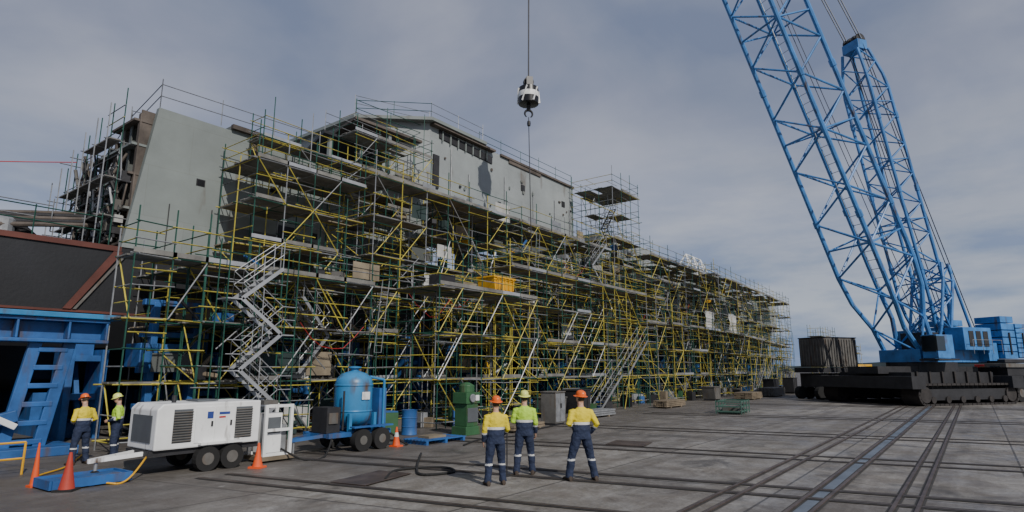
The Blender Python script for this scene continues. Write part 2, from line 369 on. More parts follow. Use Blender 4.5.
f.bx(-4,7.15,20.6,21.5,3.95+dz,4.05+dz,'cradle_blue'); f.bx(-4,7.15,20.6,21.5,3.35+dz,3.45+dz,'cradle_blue'); f.bx(-4,7.1,21.0,21.1,3.45+dz,3.95+dz,'cradle_blue')
for u in (-3,-1,1,3,4.9,6.1,7.05): f.bx(u,u+.06,20.62,21.48,3.45+dz,3.95+dz,'cradle_blue')
f.bx(4.0,7.4,20.5,21.6,4.05+dz,4.2+dz,'tank_blue')
for du in (0,.8):
    f.beam((5.0+du,20.9,0),(5.45+du,20.9,3.07),.3,.16,'cradle_blue')
for i in range(6):
    z=.3+i*.5; f.bx(5.15+z*.13,5.85+z*.13,20.8,21.0,z,z+.14,'cradle_blue')
f.beam((2.2,20.7,.3),(5.2,20.7,1.1),.3,.3,'cradle_blue')
f.beam((3.2,20.6,1.9),(5.2,20.6,.8),.16,.16,'white_paint')
f.bx(1.5,6.6,20.2,21.8,0,.25,'cradle_blue'); f.bx(3.2,4.6,20.3,21.5,.25,1.0,'cradle_blue'); f.bx(2.8,3.1,20.3,21.5,.25,1.4,'cradle_blue')
f.obj('blue_support_frame',bevel=.02)
f=B()
for u in (9.0,10.4): f.bx(u,u+.22,22.3,22.6,0,4.6,'cradle_blue')
for z in (1.0,2.2,3.4,4.5): f.bx(8.7,10.9,22.32,22.58,z,z+.2,'cradle_blue')
f.bx(8.7,10.0,22.3,23.5,2.4,3.2,'cradle_blue'); f.bx(9.5,10.9,22.4,23.3,0.05,.9,'tank_blue'); f.beam((9.1,22.45,1.2),(10.4,22.45,3.4),.12,.12,'cradle_blue')
f.obj('blue_support_frame',bevel=.02)

# ---------------------------------------------------------------- SCAFFOLDING
scaf=empty('scaffolding')
T=B(); P=B()
RT=.024
def stdmat():
    r=R(); return 'scaf_green' if r<.66 else ('scaf_yellow' if r<.86 else 'galv')
def ledmat():
    r=R(); return 'scaf_yellow' if r<.50 else ('scaf_green' if r<.74 else 'galv')
def deck(u0,u1,v0,v1,z):
    nb=max(1,int((v1-v0)/.3)); w_=(v1-v0)/nb
    k='plank' if R()<.8 else 'ply'
    for i in range(nb):
        if R()<.10: continue
        P.box(((u0+u1)/2,v0+w_*(i+.5),z+.03+rr(-.004,.004)),(u1-u0+rr(.02,.3),w_-.02,.045),k,yaw=rr(-.006,.006))
def guard(p,q,k=None,hh=1.0):
    p=Vector(p);q=Vector(q)
    for dz in (hh*.5,hh): T.tube(p+Vector((0,0,dz)),q+Vector((0,0,dz)),RT*.9,k or ledmat(),4)
    m_=max(1,int((q-p).length/2))
    for i in range(m_+1):
        a=p.lerp(q,i/m_); T.tube(a,a+Vector((0,0,hh+rr(.05,.3))),RT*.9,k or stdmat(),4)
def zone(u0,u1,rows,z0,z1,lift=1.95,bay=1.7,shift=None,extra=.6,brace=.45,rail=1.05,topdeck=True,pdeck=.5):
    shift=shift or (lambda u:0)
    nb=max(1,round((u1-u0)/bay)); us=[u0+(u1-u0)*i/nb for i in range(nb+1)]
    nl=max(1,round((z1-z0)/lift)); zs=[z0+(z1-z0)*i/nl for i in range(nl+1)]
    for ri,v in enumerate(rows):
        for u in us:
            vv=v+shift(u); k=stdmat(); top=z1+rail+rr(-.1,.6) if (ri in(0,len(rows)-1)) else z1+rr(0,.4)
            uj=u+rr(-.05,.05); T.tube((uj,vv,z0),(uj+rr(-.02,.02),vv,top),RT,k,5)
            if R()<.22:
                q_=u+rr(.3,.8); a_=rr(z0,z0+(z1-z0)*.5); T.tube((q_,vv-.06,a_),(q_,vv-.06,a_+rr(2,5)),RT,stdmat(),4)
        for a,b_ in zip(us[:-1],us[1:]):
            va,vb=v+shift(a),v+shift(b_)
            for j,z in enumerate(zs):
                if z<.1: z=.25
                T.tube((a-rr(.05,.3),va,z+rr(-.03,.03)),(b_+rr(.05,.3),vb,z+rr(-.03,.03)),RT,ledmat(),4)
                if ri==0 or R()<.4:
                    dz=.5
                    while dz<lift*.8 and z+dz<z1+rail+.05:
                        if R()<extra or j==nl: T.tube((a-rr(0,.2),va-.03,z+dz+rr(-.03,.03)),(b_+rr(0,.2),vb-.03,z+dz+rr(-.03,.03)),RT*.85,ledmat(),4)
                        dz+=.5
                if j<nl and R()<brace*(1 if ri==0 else .6):
                    k='scaf_yellow' if R()<.65 else 'galv'
                    if R()<.5: T.tube((a,va-.05,z),(b_,vb-.05,zs[j+1]),RT,k,4)
                    else: T.tube((b_,vb-.05,z),(a,va-.05,zs[j+1]),RT,k,4)
    for u in us:
        for z in zs:
            T.tube((u,rows[0]+shift(u)-rr(.05,.3),max(z,.25)),(u,rows[-1]+shift(u)+.1,max(z,.25)),RT,ledmat(),4)
            if R()<.3: T.tube((u,rows[0]+shift(u),z+1),(u,rows[-1]+shift(u),z+1),RT*.9,ledmat(),4)
    for j,z in enumerate(zs):
        if z<.3: continue
        last=(j==nl)
        for a,b_ in zip(us[:-1],us[1:]):
            sh=shift((a+b_)/2)
            for va,vb in zip(rows[:-1],rows[1:]):
                if (last and topdeck and R()<.9) or (not last and R()<pdeck): deck(a,b_,va+sh,vb+sh,z)
            if (last and R()<.8) or R()<.3:
                P.box(((a+b_)/2,rows[0]+sh-.03,z+.13),(b_-a+rr(-.1,.2),.03,.15),'plank' if R()<.8 else 'alu',yaw=math.atan2(shift(b_)-shift(a),b_-a))
    for ue in (us[0],us[-1]):
        for z in zs[1:]:
            for dz in (.5,1.): T.tube((ue,rows[0]+shift(ue),z+dz),(ue,rows[-1]+shift(ue),z+dz),RT*.9,ledmat(),4)
        for j in range(nl):
            if R()<.6: T.tube((ue,rows[0]+shift(ue),zs[j]),(ue,rows[-1]+shift(ue),zs[j+1]),RT,'scaf_yellow',4)
zone(7.2,9.3,[19.5,20.7],0,5.7,bay=1.1)
zone(9.3,17.5,[19.5,20.8,22.1,23.4,24.7],0,5.7,bay=1.4)
zone(12.1,17.5,[22.0,23.3,24.7],5.7,10.7,lift=1.7,bay=1.35,brace=.3)
zone(13.2,22.0,[23.6,24.7],10.7,12.3,lift=1.9,topdeck=True)
zone(17.5,24.4,[17.0,18.5,20.0],0,5.7,lift=1.9,bay=1.4,pdeck=.35)
zone(17.5,40.4,[21.2,22.4,23.6,24.8],0,11.2,bay=1.6)
zone(24.4,44,[18.6,19.9,21.0],0,7.6,bay=1.7,pdeck=.35)
zone(40.6,45.2,[21,22.2,23.4,24.7],0,16.4,bay=1.5,rail=1.2)
zone(45.4,62,[20.2,21.7,23.2,24.7],0,11.6,bay=1.8)
zone(44,62,[18.0,19.3],0,5.7,bay=1.8)
zone(62,100,[20.6,22.2,24.6],0,12.2,bay=2.1,shift=lambda u:(u-62)*.035)
zone(62,98,[17.9,19.4],0,5.6,bay=2.0,shift=lambda u:(u-62)*.11)
zone(18.2,23.6,[23.8,25.2],12.6,14.3,lift=2,bay=1.3)
zone(84,94,[15,16.5],0,6.5,bay=1.8)
zone(88,98,[12.6,14],0,4.5,bay=1.8)
for a,b_ in (((9.5,25.1,12.75),(17,25.1,12.95)),((9.5,25.1,12.75),(9.5,27.9,12.1)),((9.5,27.9,12.0),(9.5,31.4,10.4)),((9.5,28,12.4),(17,28,12.9)),
             ((24.5,24.8,17.4),(29.4,24.8,17.4)),((21.4,28.1,17.4),(24.5,24.8,17.4)),((29.4,25.1,17.2),(41.2,25.1,17.2)),((31.4,27.1,17.2),(41.2,27.1,17.2)),((22,29,18.2),(27,27.5,18.4)),
             ((46.6,25.5,14.4),(58,25.5,14.4)),((58,26.2,14),(72,26.2,14)),((74,26,13.6),(84,26,13.6)),((86,25.5,13.3),(100,25.5,13.3)),
             ((17.6,25.6,14.55),(20,25.6,14.55)),((19.6,25.7,16.05),(24.3,25.4,16.05)),
             ((-12,25.1,6.85),(8,25.1,6.85)),((-12,27.1,7.4),(7,27.1,7.4))):
    guard(a,b_,random.choice(['galv','scaf_green','galv']))
for v in (25.4,26.6,27.8,29,30.2,31.2):
    zt=ztop(v)+.7; T.tube((8.4,v,6.8),(8.4,v,zt),RT,'scaf_green',5); T.tube((7.9,v,6.8),(7.9,v,zt-.8),RT,'galv',5)
    for z in (8,9.5,11):
        if z<zt-.5: T.tube((7.8,v,z),(8.9,v,z),RT,'galv',4)
for z in (8,8.5,9,9.5,10,10.5,11,11.5,12,12.5):
    ve=31.2 if z<10.2 else (29 if z<11.2 else 27)
    T.tube((8.35,25.3,z),(8.35,ve,z),RT,ledmat() if R()<.4 else 'galv',4)
    if z in (8,9.5,11): P.bx(7.95,8.35,25.3,ve-1,z,z+.05,'plank')
for i in range(300):
    u=rr(9.5,75); v=(21.1 if u<46 else 20.1) if u>17.5 else 19.6; v+=rr(-.1,2.5); z=rr(.3,9 if u>17.5 else 3.8)
    T.tube((u,v,z),(u+rr(-2.0,2.0),v+rr(-.5,1),z+rr(.6,2.4)),RT,ledmat() if R()<.6 else 'galv',4)
T.obj('tubes',scaf); P.obj('planks',scaf)
C=B()
for i in range(460):
    u=rr(9.5,80)
    if u<17.5: z=random.choice([1.95,3.8,5.75,0,0]); v=rr(19.8,24)
    elif u<41: z=random.choice([2,3.95,5.85,7.8,9.7,11.3,0,0]); v=rr(21.4,24.4)
    else: z=random.choice([0,0,3.95,5.8,7.8,9.7,11.7]); v=rr(21.6,24.2)
    k=random.choice(['cw_grey','tarp','cradle_blue','timber','galv','safety_yellow','dark_steel','dark_steel','ship_grey','ply','net_dark','black_paint'])
    q=R()
    if q<.42: C.box((u,v,z+.25),(rr(.2,.8),rr(.2,.6),rr(.2,.5)),k,yaw=rr(0,3))
    elif q<.6: C.box((u,v,z+.6),(rr(.8,1.6),.02,rr(.5,1.2)),random.choice(['ply','net_dark','net_dark','tarp','ship_mid','galv']),yaw=rr(-.1,.1))
    else: C.tube((u,v,z+.15),(u+rr(-1,1),v+rr(-.3,.3),z+rr(.1,.9)),rr(.03,.1),k,7)
for i in range(110):
    u=rr(14,80); v=(rr(17.6,20.5) if u>25 else rr(17.2,18.6)); k=random.choice(['cw_grey','cradle_blue','timber','dark_steel','machine_green','galv','dark_steel','black_paint'])
    a=rr(.2,.8); hh=rr(.15,.8); C.box((u,v,hh/2+.01),(a,rr(.2,.7),hh),k,yaw=rr(0,3))
for i in range(50):
    u=rr(12,60); v=21.0 if u>17.5 else 19.4; z=rr(4,11) if u>17.5 else rr(3,5.6)
    pts=[Vector((u+.5*j,v+.02*j,z-1.2*math.sin(j*math.pi/6)*rr(.7,1))) for j in range(7)]
    C.curve(pts,.014,random.choice(['rubber','rubber','safety_yellow','red_plastic']),4)
C.prism([(21.5,5.95),(22.9,5.95),(23.0,6.55),(21.4,6.55)],'y',17.3,18.3,'safety_yellow'); C.bx(21.35,23.05,17.25,18.35,6.55,6.62,'safety_yellow')
for i in range(5): C.bx(21.6+i*.3,21.66+i*.3,17.24,17.3,5.95,6.55,'safety_yellow')
C.bx(19.4,20.3,17.4,18.2,5.78,6.1,'ply'); C.bx(18.1,19,17.5,18.2,5.78,6.3,'dark_steel')
for (u,v,z,a,b_) in ((33,21.1,4.3,1.3,1.0),(57,20.1,6.1,2.4,1.8),(66,20.7,6.2,2.4,2.0),(20.6,21.1,6.2,1.0,.8)):
    n_=8; vs=[];fs=[]
    for j in range(n_+1):
        for i in range(n_+1): vs.append((u+a*i/n_,v-.08+.05*math.sin(i*2.1+j)-.04*math.sin(j*1.7),z+b_*j/n_))
    for j in range(n_):
        for i in range(n_): q=j*(n_+1)+i; fs.append((q,q+1,q+n_+2,q+n_+1))
    C.add(vs,fs,'tarp')
C.obj('stored_materials',scaf)
ST=B()
def stair(u0,z0,u1,z1,v,wd=.6,k='alu'):
    p=Vector((u0,v,z0));q=Vector((u1,v,z1))
    for dv_ in (0,wd):
        o=Vector((0,dv_,0)); ST.beam(p+o,q+o,.03,.12,k)
        for hh in (.5,.95): ST.tube(p+o+Vector((0,0,hh)),q+o+Vector((0,0,hh)),.016,k,5)
        for t_ in (0,.5,1): a=p.lerp(q,t_)+o; ST.tube(a,a+Vector((0,0,.95)),.016,k,5)
    ns=max(3,int(abs(z1-z0)/.22))
    for i in range(ns+1):
        a=p.lerp(q,i/ns); ST.box(a+Vector((0,wd/2,0)),(.2,wd-.03,.025),k)
def landing(u0,u1,v,z,wd=.7,k='alu'):
    ST.bx(u0,u1,v,v+wd,z-.04,z,k)
    for hh in (.5,.95): ST.tube((u0,v,z+hh),(u1,v,z+hh),.016,k,5)
stair(10.2,4.6,11.6,5.75,18.8); landing(9.7,10.2,18.8,4.6)
stair(10.2,4.6,11.7,3.5,18.8); landing(11.7,12.2,18.8,3.5)
stair(11.7,3.5,10.3,2.3,18.8); landing(9.8,10.3,18.8,2.3)
stair(10.3,2.3,11.7,1.15,18.8); landing(11.7,12.2,18.8,1.15); stair(11.7,1.15,10.4,0.05,18.8)
for u in (9.7,12.2):
    for dv_ in (0,.65): ST.tube((u,18.8+dv_,0),(u,18.8+dv_,6.6),.022,'scaf_green',5)
stair(13.2,2.2,14.4,3.6,19.9,k='galv'); stair(14.4,3.6,13.2,5.0,19.9,k='galv')
stair(31,0.05,33.8,2.0,17.2,.7,'galv'); landing(33.8,34.6,17.2,2.0,.7,'galv'); stair(34.6,2.0,37.6,4.2,17.2,.7,'galv'); landing(37.6,39,17.2,4.2,.7,'galv')
for u in (33.8,34.6,37.6,39):
    for dv_ in (0,.8): ST.tube((u,17.2+dv_,0),(u,17.2+dv_,5.2 if u>36 else 3.0),.025,'scaf_green',5)
ST.tube((33.8,17.1,0),(34.6,17.1,2.0),.025,'scaf_yellow',5); ST.tube((39,17.1,0),(37.6,17.1,4.1),.025,'scaf_yellow',5)
for i in range(2):
    z=7.7+i*1.9; a=(37,39.2) if i%2 else (39.2,37); stair(a[0],z,a[1],z+1.9,20.9,.6,'galv')
for i in range(4):
    z=7.8+i*1.9; a=(42,43.6) if i%2 else (43.6,42); stair(a[0],z,a[1],z+1.9,22.3,.5,'dark_steel')
stair(66,0,70,2.6,17.6,.7,'galv')
for (u,v,z,hh) in ((16.2,19.3,3,3),(26,18.4,2,3.0),(30,21.05,7.6,3.2),(50,20,5.8,3.0)):
    for du in (0,.36): ST.tube((u+du,v,z),(u+du+.3,v,z+hh),.016,'galv',5)
    for i in range(int(hh/.28)): t_=i*.28/hh; ST.tube((u+.3*t_,v,z+i*.28),(u+.36+.3*t_,v,z+i*.28),.011,'galv',4)
ST.obj('stairs_and_ladders',scaf)
a_=B()
for u in (70,72.5,75):
    a_.tube((u,26,13.6),(u+1.2,27,16.4),.09,'white_paint',6); a_.tube((u+2.4,26,13.6),(u+1.2,27,16.4),.09,'white_paint',6); a_.tube((u,28.5,13.6),(u+1.2,27,16.4),.09,'white_paint',6)
a_.tube((71.2,27,16.4),(76.2,27,16.4),.08,'white_paint',6); a_.tube((69,26,15),(78,26,15),.07,'white_paint',6)
a_.obj('deck_frame',ship)

# ---------------------------------------------------------------- CRANE
crane=empty('crawler_crane')
C0=Vector((53.0,3.7,0)); Fd=Vector((-.838,.546,0)).normalized(); Sd=Vector((.546,.838,0)).normalized(); cy=math.atan2(Fd.y,Fd.x)
def cp(x_,y_,z): return C0+Fd*x_+Sd*y_+Vector((0,0,z))
def lattice(b,p0,p1,w_,h_,nb,rc,rd,t0,t1,k,m0=.3,m1=.3):
    p0=Vector(p0);p1=Vector(p1);ax=(p1-p0);Ln=ax.length;ax.normalize()
    sd=Sd.copy(); sd=(sd-ax*sd.dot(ax)).normalized(); up=sd.cross(ax).normalized()
    st=[]
    for i in range(nb+1):
        d=Ln*i/nb; sc_=min(1,m0+(1-m0)*d/t0 if t0 else 1,m1+(1-m1)*(Ln-d)/t1 if t1 else 1)
        c=p0+ax*d; st.append([c+sd*(sx_*w_/2*max(sc_,.75 if i==0 else sc_))+up*(sy_*h_/2*sc_) for sx_,sy_ in ((-1,-1),(1,-1),(1,1),(-1,1))])
    for i in range(nb):
        for j in range(4):
            b.tube(st[i][j],st[i+1][j],rc,k,8)
            j2=(j+1)%4
            if (i+j)%2==0: b.tube(st[i][j],st[i+1][j2],rd,k,6)
            else: b.tube(st[i][j2],st[i+1][j],rd,k,6)
            if i%4==0: b.tube(st[i][j],st[i][j2],rd,k,5)
    for j in range(4):
        for i in range(5,nb,5):
            b.tube(st[i][j]-ax*.25,st[i][j]+ax*.25,rc*1.35,k,8)
tip=Vector((28.6,20.0,76)); foot=cp(0,0,3.7)
bm_=B(); lattice(bm_,foot,tip,3.7,3.4,36,.165,.075,5,8,'crane_blue',.4)
# walkway and ladder along the boom
ax=(tip-foot).normalized()
for o in (-.35,.35): bm_.tube(foot+ax*5+Sd*o,foot+ax*70+Sd*o,.04,'galv',4)
for i in range(90): q=foot+ax*(5+i*.7); bm_.tube(q-Sd*.35,q+Sd*.35,.025,'galv',4)
bm_.obj('main_boom',crane,smooth=True)
ms=B(); mh=Vector((53.7,5.0,28.2)); mb=Vector((56.7,2.2,4.2))
lattice(ms,mb,mh,2.4,2.0,20,.12,.055,3,3,'crane_blue',.5,.6)
ms.box(mh+Vector((0,0,.4)),(1.0,1.5,.8),'crane_blue',yaw=cy)
for i in range(4): ms.revolve(mh+Sd*(-.6+.4*i)+Vector((0,0,.9)),[(.45,-.06),(.5,-.06),(.5,.06),(.45,.06)],'dark_steel',16,axis=Matrix.Rotation(cy,3,'Z')@ROTX)
ms.obj('derrick_mast',crane,smooth=True)
lm=B(); lattice(lm,cp(-2.2,0,4.2),cp(-3.6,0,10.2),2.4,1.0,5,.11,.06,1,1,'crane_blue',.8,.8)
for sy_ in (-1.1,1.1): lm.tube(cp(-5.6,sy_,4.2),cp(-3.6,sy_,10.2),.10,'crane_blue',8)
lm.obj('gantry',crane,smooth=True)
cb=B()
for o in (-.7,-.5,.5,.7):
    cb.tube(mh+Sd*o+Vector((0,0,.9)),tip+Sd*o,.05,'cable_grey',5)
    cb.tube(mh+Sd*o+Vector((0,0,.7)),cp(-6.0,o*1.6,4.4),.035,'cable',5)
for o in (-.3,.3): cb.tube(cp(-3,o,4.5),mh+Sd*o,.03,'cable',5)
for o in (-.25,.25): cb.tube(cp(-2,o,4.6),tip+Vector((0,0,.3)),.025,'cable',4)
cb.tube(tip,(28.05,20.0,20.0),.05,'cable',6); cb.tube(tip+Vector((.25,0,0)),(28.25,20.15,20.0),.05,'cable',6)
cb.obj('cables',crane)
hb=B(); hc=Vector((28.1,20.05,18.7)); hy=math.radians(-40)
HR=Matrix.Rotation(hy,3,'Z')
hb.revolve(hc+Vector((0,0,.15)),[(.35,-.55),(.62,-.5),(.64,-.1)],'black_paint',24)
hb.revolve(hc+Vector((0,0,.15)),[(.64,-.1),(.65,.05),(.64,.22)],'white_paint',24)
hb.revolve(hc+Vector((0,0,.15)),[(.64,.22),(.6,.55),(.3,.68)],'black_paint',24)
for i in range(6):
    an=i*math.pi/3; p=hc+Vector((math.cos(an)*.64,math.sin(an)*.64,-.32)); q=hc+Vector((math.cos(an+.5)*.62,math.sin(an+.5)*.62,.62)); hb.beam(p,q,.16,.06,'white_paint')
for sy_ in (-.3,.3): hb.box(hc+HR@Vector((0,sy_,1.0)),(.4,.08,.7),'black_paint',yaw=hy)
hb.revolve(hc+Vector((0,0,1.1)),[(.25,-.12),(.32,-.12),(.32,.12),(.25,.12)],'dark_steel',18,axis=HR@ROTX)
hb.tube(hc+Vector((0,0,-.4)),hc+Vector((0,0,-.75)),.12,'dark_steel',10)
for side in (1,-1):
    prev=hc+Vector((0,0,-.72))
    for i in range(9):
        a=math.pi/2-i*math.pi*.82/8; c=hc+Vector((0,0,-.98)); q=c+HR@Vector((side*.24*math.cos(a),0,.24*math.sin(a))); hb.tube(prev,q,.09-.006*i,'dark_steel',8); prev=q
hb.tube(hc+Vector((0,0,-1.2)),hc+Vector((.2,0,-9.5)),.03,'cable',6)
hb.revolve(hc+Vector((.02,0,-1.6)),[(.10,-.15),(.12,0),(.10,.15)],'dark_steel',10)
hb.obj('hook_block',crane,smooth=True)
ho=B(); cyM=Matrix.Rotation(cy,3,'Z')
ho.box(cp(-2.4,0,3.3),(7,3.2,.9),'crane_blue',yaw=cy)
ho.box(cp(-3.6,-1.9,4.5),(2.9,1.3,1.6),'crane_blue',yaw=cy); ho.box(cp(-3.6,1.9,4.5),(2.9,1.3,1.6),'crane_blue',yaw=cy)
for i in range(3): ho.box(cp(-2.9-.75*i,-2.57,4.5),(.5,.04,1.1),'dark_steel',yaw=cy)
ho.box(cp(-1.2,0,4.4),(1.3,2,1.2),'dark_steel',yaw=cy)
ho.tube(cp(-2.6,-1,4.5),cp(-2.6,1,4.5),.55,'cable',14); ho.tube(cp(-4.0,-1,4.6),cp(-4.0,1,4.6),.55,'cable',14)
ho.box(cp(-5.4,0,3.6),(1.0,4.6,1.3),'crane_blue',yaw=cy)
ho.box(cp(.4,-2.4,3.9),(1.6,1.1,1.6),'crane_blue',yaw=cy); ho.box(cp(.85,-2.42,4.1),(.8,1.14,1.0),'glass',yaw=cy); ho.box(cp(1.22,-2.4,4.1),(.06,.9,1.1),'glass',yaw=cy)
ho.box(cp(.4,-2.4,3.0),(2.0,1.4,.12),'dark_steel',yaw=cy)
for o in (-2,-1,0,1): ho.tube(cp(-3.4+o,-2.95,3.4),cp(-3.4+o,-2.95,4.4),.025,'galv',4)
ho.tube(cp(-5.4,-2.95,4.4),cp(-2.4,-2.95,4.4),.025,'galv',4)
for sy_ in (-1,1):
    for i in range(6): ho.box(cp(-6.7,sy_*1.8,3.35+i*.52),(1.4,1.8,.46),'crane_blue',yaw=cy)
    for i in range(7): ho.box(cp(-8.2,sy_*1.8,3.35+i*.36),(1.3,1.8,.30),'crane_blue',yaw=cy)
    for i in range(5): ho.box(cp(-9.6,sy_*1.8,3.35+i*.36),(1.1,1.6,.30),'crane_blue',yaw=cy)
    ho.box(cp(-8.0,sy_*1.8,2.95),(4.6,2.0,.25),'dark_steel',yaw=cy)
    for x_ in (-6.7,-8.2): ho.box(cp(x_,sy_*1.8-.95,4.2),(.12,.06,1.6),'dark_steel',yaw=cy)
ho.obj('machinery_house',crane,bevel=.03)
tr=B()
tr.box(cp(-.2,0,1.6),(8.0,5.6,1.1),'dark_steel',yaw=cy); tr.revolve(cp(-1.0,0,2.1),[(2.2,0),(2.2,.75)],'dark_steel',28)
tr.box(cp(-.2,0,2.3),(10,2.4,.5),'dark_steel',yaw=cy)
for i in range(7): tr.box(cp(-3.8+i*1.2,-2.85,1.7),(.12,.15,1.0),'track_steel',yaw=cy)
for sx_ in (-4.8,4.8):
    tr.box(cp(sx_,0,1.5),(1.2,8.0,.8),'dark_steel',yaw=cy)
def crawler(c,ln,ht,wd):
    r=ht/2; per=[];hl=ln/2-r; N=int(2*hl/.42)
    for i in range(N): per.append((-hl+2*hl*i/N,r,0))
    na=7
    for i in range(na): a=math.pi*i/na; per.append((hl+r*math.sin(a),r*math.cos(a),-a))
    for i in range(N): per.append((hl-2*hl*i/N,-r,math.pi))
    for i in range(na): a=math.pi+math.pi*i/na; per.append((-hl+r*math.sin(a),r*math.cos(a),-a))
    for x_,z,a in per:
        tr.box(c+cyM@Vector((x_,0,z+r+.06)),(.38,wd,.13),'track_steel',M3=cyM@Matrix.Rotation(-a,3,'Y'))
    tr.box(c+Vector((0,0,r+.06)),(2*hl+.4,wd*.75,ht*.55),'dark_steel',yaw=cy)
    for x_ in [-hl,hl]+[-hl+2*hl*(i+.5)/6 for i in range(6)]:
        big=abs(abs(x_)-hl)<.01; rr_=r*.8 if big else .22; zz=r+.06 if big else .38
        p=c+cyM@Vector((x_,0,zz)); tr.tube(p-Sd*wd*.46,p+Sd*wd*.46,rr_,'track_steel',16)
for sy_ in (-3.1,3.1):
    crawler(cp(-.3,sy_,0),9.6,1.3,1.25)
tr.obj('crawler_undercarriage',crane)
bw=B()
bw.box(cp(-8.6,0,2.2),(3.6,4.4,.6),'dark_steel',yaw=cy)
for sx_ in (-9.8,-7.6):
    for sy_ in (-2.2,-1.5,1.5,2.2):
        p=cp(sx_,sy_,.65); bw.tube(p-Sd*.26,p+Sd*.26,.65,'rubber',20); bw.tube(p-Sd*.28,p+Sd*.28,.3,'cw_grey',12)
    bw.box(cp(sx_,0,1.3),(.5,4.8,.5),'dark_steel',yaw=cy)
bw.obj('ballast_wagon',crane,smooth=True)
t=B(); cc=Vector((56,9.6,0)); ty=cy
t.box(cc+Vector((0,0,3.7)),(3.6,2.4,2.3),'cw_grey',yaw=ty)
TM=Matrix.Rotation(ty,3,'Z')
for i in range(13):
    for s_ in (-1,1): t.box(cc+TM@Vector((-1.68+i*.28,s_*1.23,3.7)),(.12,.08,2.1),'cw_grey',yaw=ty)
for i in range(8):
    for s_ in (-1,1): t.box(cc+TM@Vector((s_*1.83,-1.0+i*.28,3.7)),(.08,.12,2.1),'cw_grey',yaw=ty)
t.box(cc+Vector((0,0,4.9)),(3.7,2.5,.08),'dark_steel',yaw=ty)
t.box(cc+Vector((0,0,2.3)),(5,2.4,.4),'dark_steel',yaw=ty); t.box(cc+Vector((0,0,1.5)),(4.4,1.9,1.1),'dark_steel',yaw=ty)
for x_ in (-2.0,-1,.2,1.3,2.2):
    for s_ in (-1.0,1.0):
        p=cc+TM@Vector((x_,s_,.5)); q=TM@Vector((0,.2,0)); t.tube(p-q,p+q,.5,'rubber',16)
t.obj('shipping_container',bevel=.01)
def truck(name,loc,yaw,col,L_=7):
    t=B()
    t.bx(-L_/2,L_/2,-1.1,1.1,.9,1.15,'dark_steel'); t.bx(L_/2-2,L_/2,-1.2,1.2,1.15,2.9,col); t.bx(L_/2,L_/2+.04,-1.0,1.0,1.9,2.7,'glass'); t.bx(L_/2-1.4,L_/2-.5,-1.23,1.23,1.9,2.7,'glass')
    t.bx(-L_/2,L_/2-2.3,-1.2,1.2,1.15,2.3,'cw_grey')
    for x_ in (-L_/2+1,-L_/2+2.2,L_/2-1.1):
        for s_ in (-1,1): t.tube((x_,s_*1.2,.5),(x_,s_*.85,.5),.5,'rubber',14)
    t.obj(name,loc=loc,yaw=yaw,bevel=.03)
truck('flatbed_truck',(72,-4.2,0),.9,'cw_grey'); truck('flatbed_truck',(84,-3.6,0),1.1,'red_plastic'); truck('flatbed_truck',(78,8.8,0),2.2,'safety_yellow',6)
for (x_,y_) in ((100,6),(103,6),(110,12),(96,13)):
    t=B(); t.bx(-3,3,-1.2,1.2,0.05,2.6,random.choice(['red_oxide','cw_grey','cradle_blue']))
    for i in range(19):
        for s_ in (-1,1): t.bx(-2.9+i*.3,-2.78+i*.3,s_*1.2-.04,s_*1.2+.04,.15,2.5,'cw_grey')
    t.obj('shipping_container',loc=(x_,y_,0),yaw=rr(-.3,.3))

# ---------------------------------------------------------------- generator trailer
g_=empty('generator_trailer')
u0,u1,v0,v1=6.15,8.6,14.5,15.9
b=B(); b.prism([(u0,.55),(u1,.55),(u1,1.55),(u0+.12,1.55),(u0,1.43)],'y',v0,v1,'white_paint')
b.obj('canopy',g_,bevel=.03)
b=B()
b.bx(u0-.05,u1+.05,v0+.1,v1-.1,.42,.54,'dark_steel')
for a in (6.5,7.95):
    b.bx(a+.01,a+.43,v0-.006,v0,.68,1.42,'vent_dark')
    for i in range(12): b.box((a+.22,v0-.02,.72+i*.058),(.42,.03,.02),'cw_grey',M3=Matrix.Rotation(.5,3,'X'))
for a in (7.0,7.46):
    b.bx(a,a+.44,v0-.018,v0,.65,1.45,'white_paint'); b.bx(a+.36,a+.40,v0-.04,v0-.018,1.0,1.12,'dark_steel')
b.bx(7.26,7.40,v0-.024,v0-.019,1.18,1.34,'text_blue'); b.bx(7.54,7.8,v0-.024,v0-.019,1.26,1.32,'text_blue'); b.bx(7.54,7.7,v0-.024,v0-.019,1.18,1.22,'red_plastic')
b.bx(u0-.015,u0,v0+.2,v1-.2,.7,1.3,'vent_dark'); b.tube((6.7,15,1.55),(6.7,15,1.72),.05,'dark_steel',10); b.bx(7.2,7.7,14.9,15.5,1.56,1.60,'vent_dark')
b.bx(7.1,8.15,v0-.16,v0+.02,.60,.65,'white_paint')
for a in (7.32,7.9):
    for vv in (v0-.02,v1-.12):
        b.tube((a,vv-.08,.28),(a,vv+.12,.28),.28,'rubber',20); b.tube((a,vv-.09,.28),(a,vv-.07,.28),.14,'cw_grey',14)
b.beam((u0,14.9,.48),(5.15,15.15,.40),.07,.09,'white_paint'); b.beam((u0,15.4,.48),(5.15,15.15,.40),.07,.09,'white_paint'); b.tube((5.3,15.15,.4),(5.3,15.15,0),.035,'galv',8)
b.tube((5.3,15.1,.1),(5.3,15.2,.1),.1,'rubber',12)
b.obj('chassis',g_)
b=B()
for (a0,a1,z0_,z1_) in ((8.75,9.55,.15,.22),(8.75,9.55,1.35,1.42),(8.75,8.83,.22,1.35),(9.47,9.55,.22,1.35),(8.83,9.47,.75,.82)):
    for vv in (14.5,15.2): b.bx(a0,a1,vv,vv+.07,z0_,z1_,'white_paint')
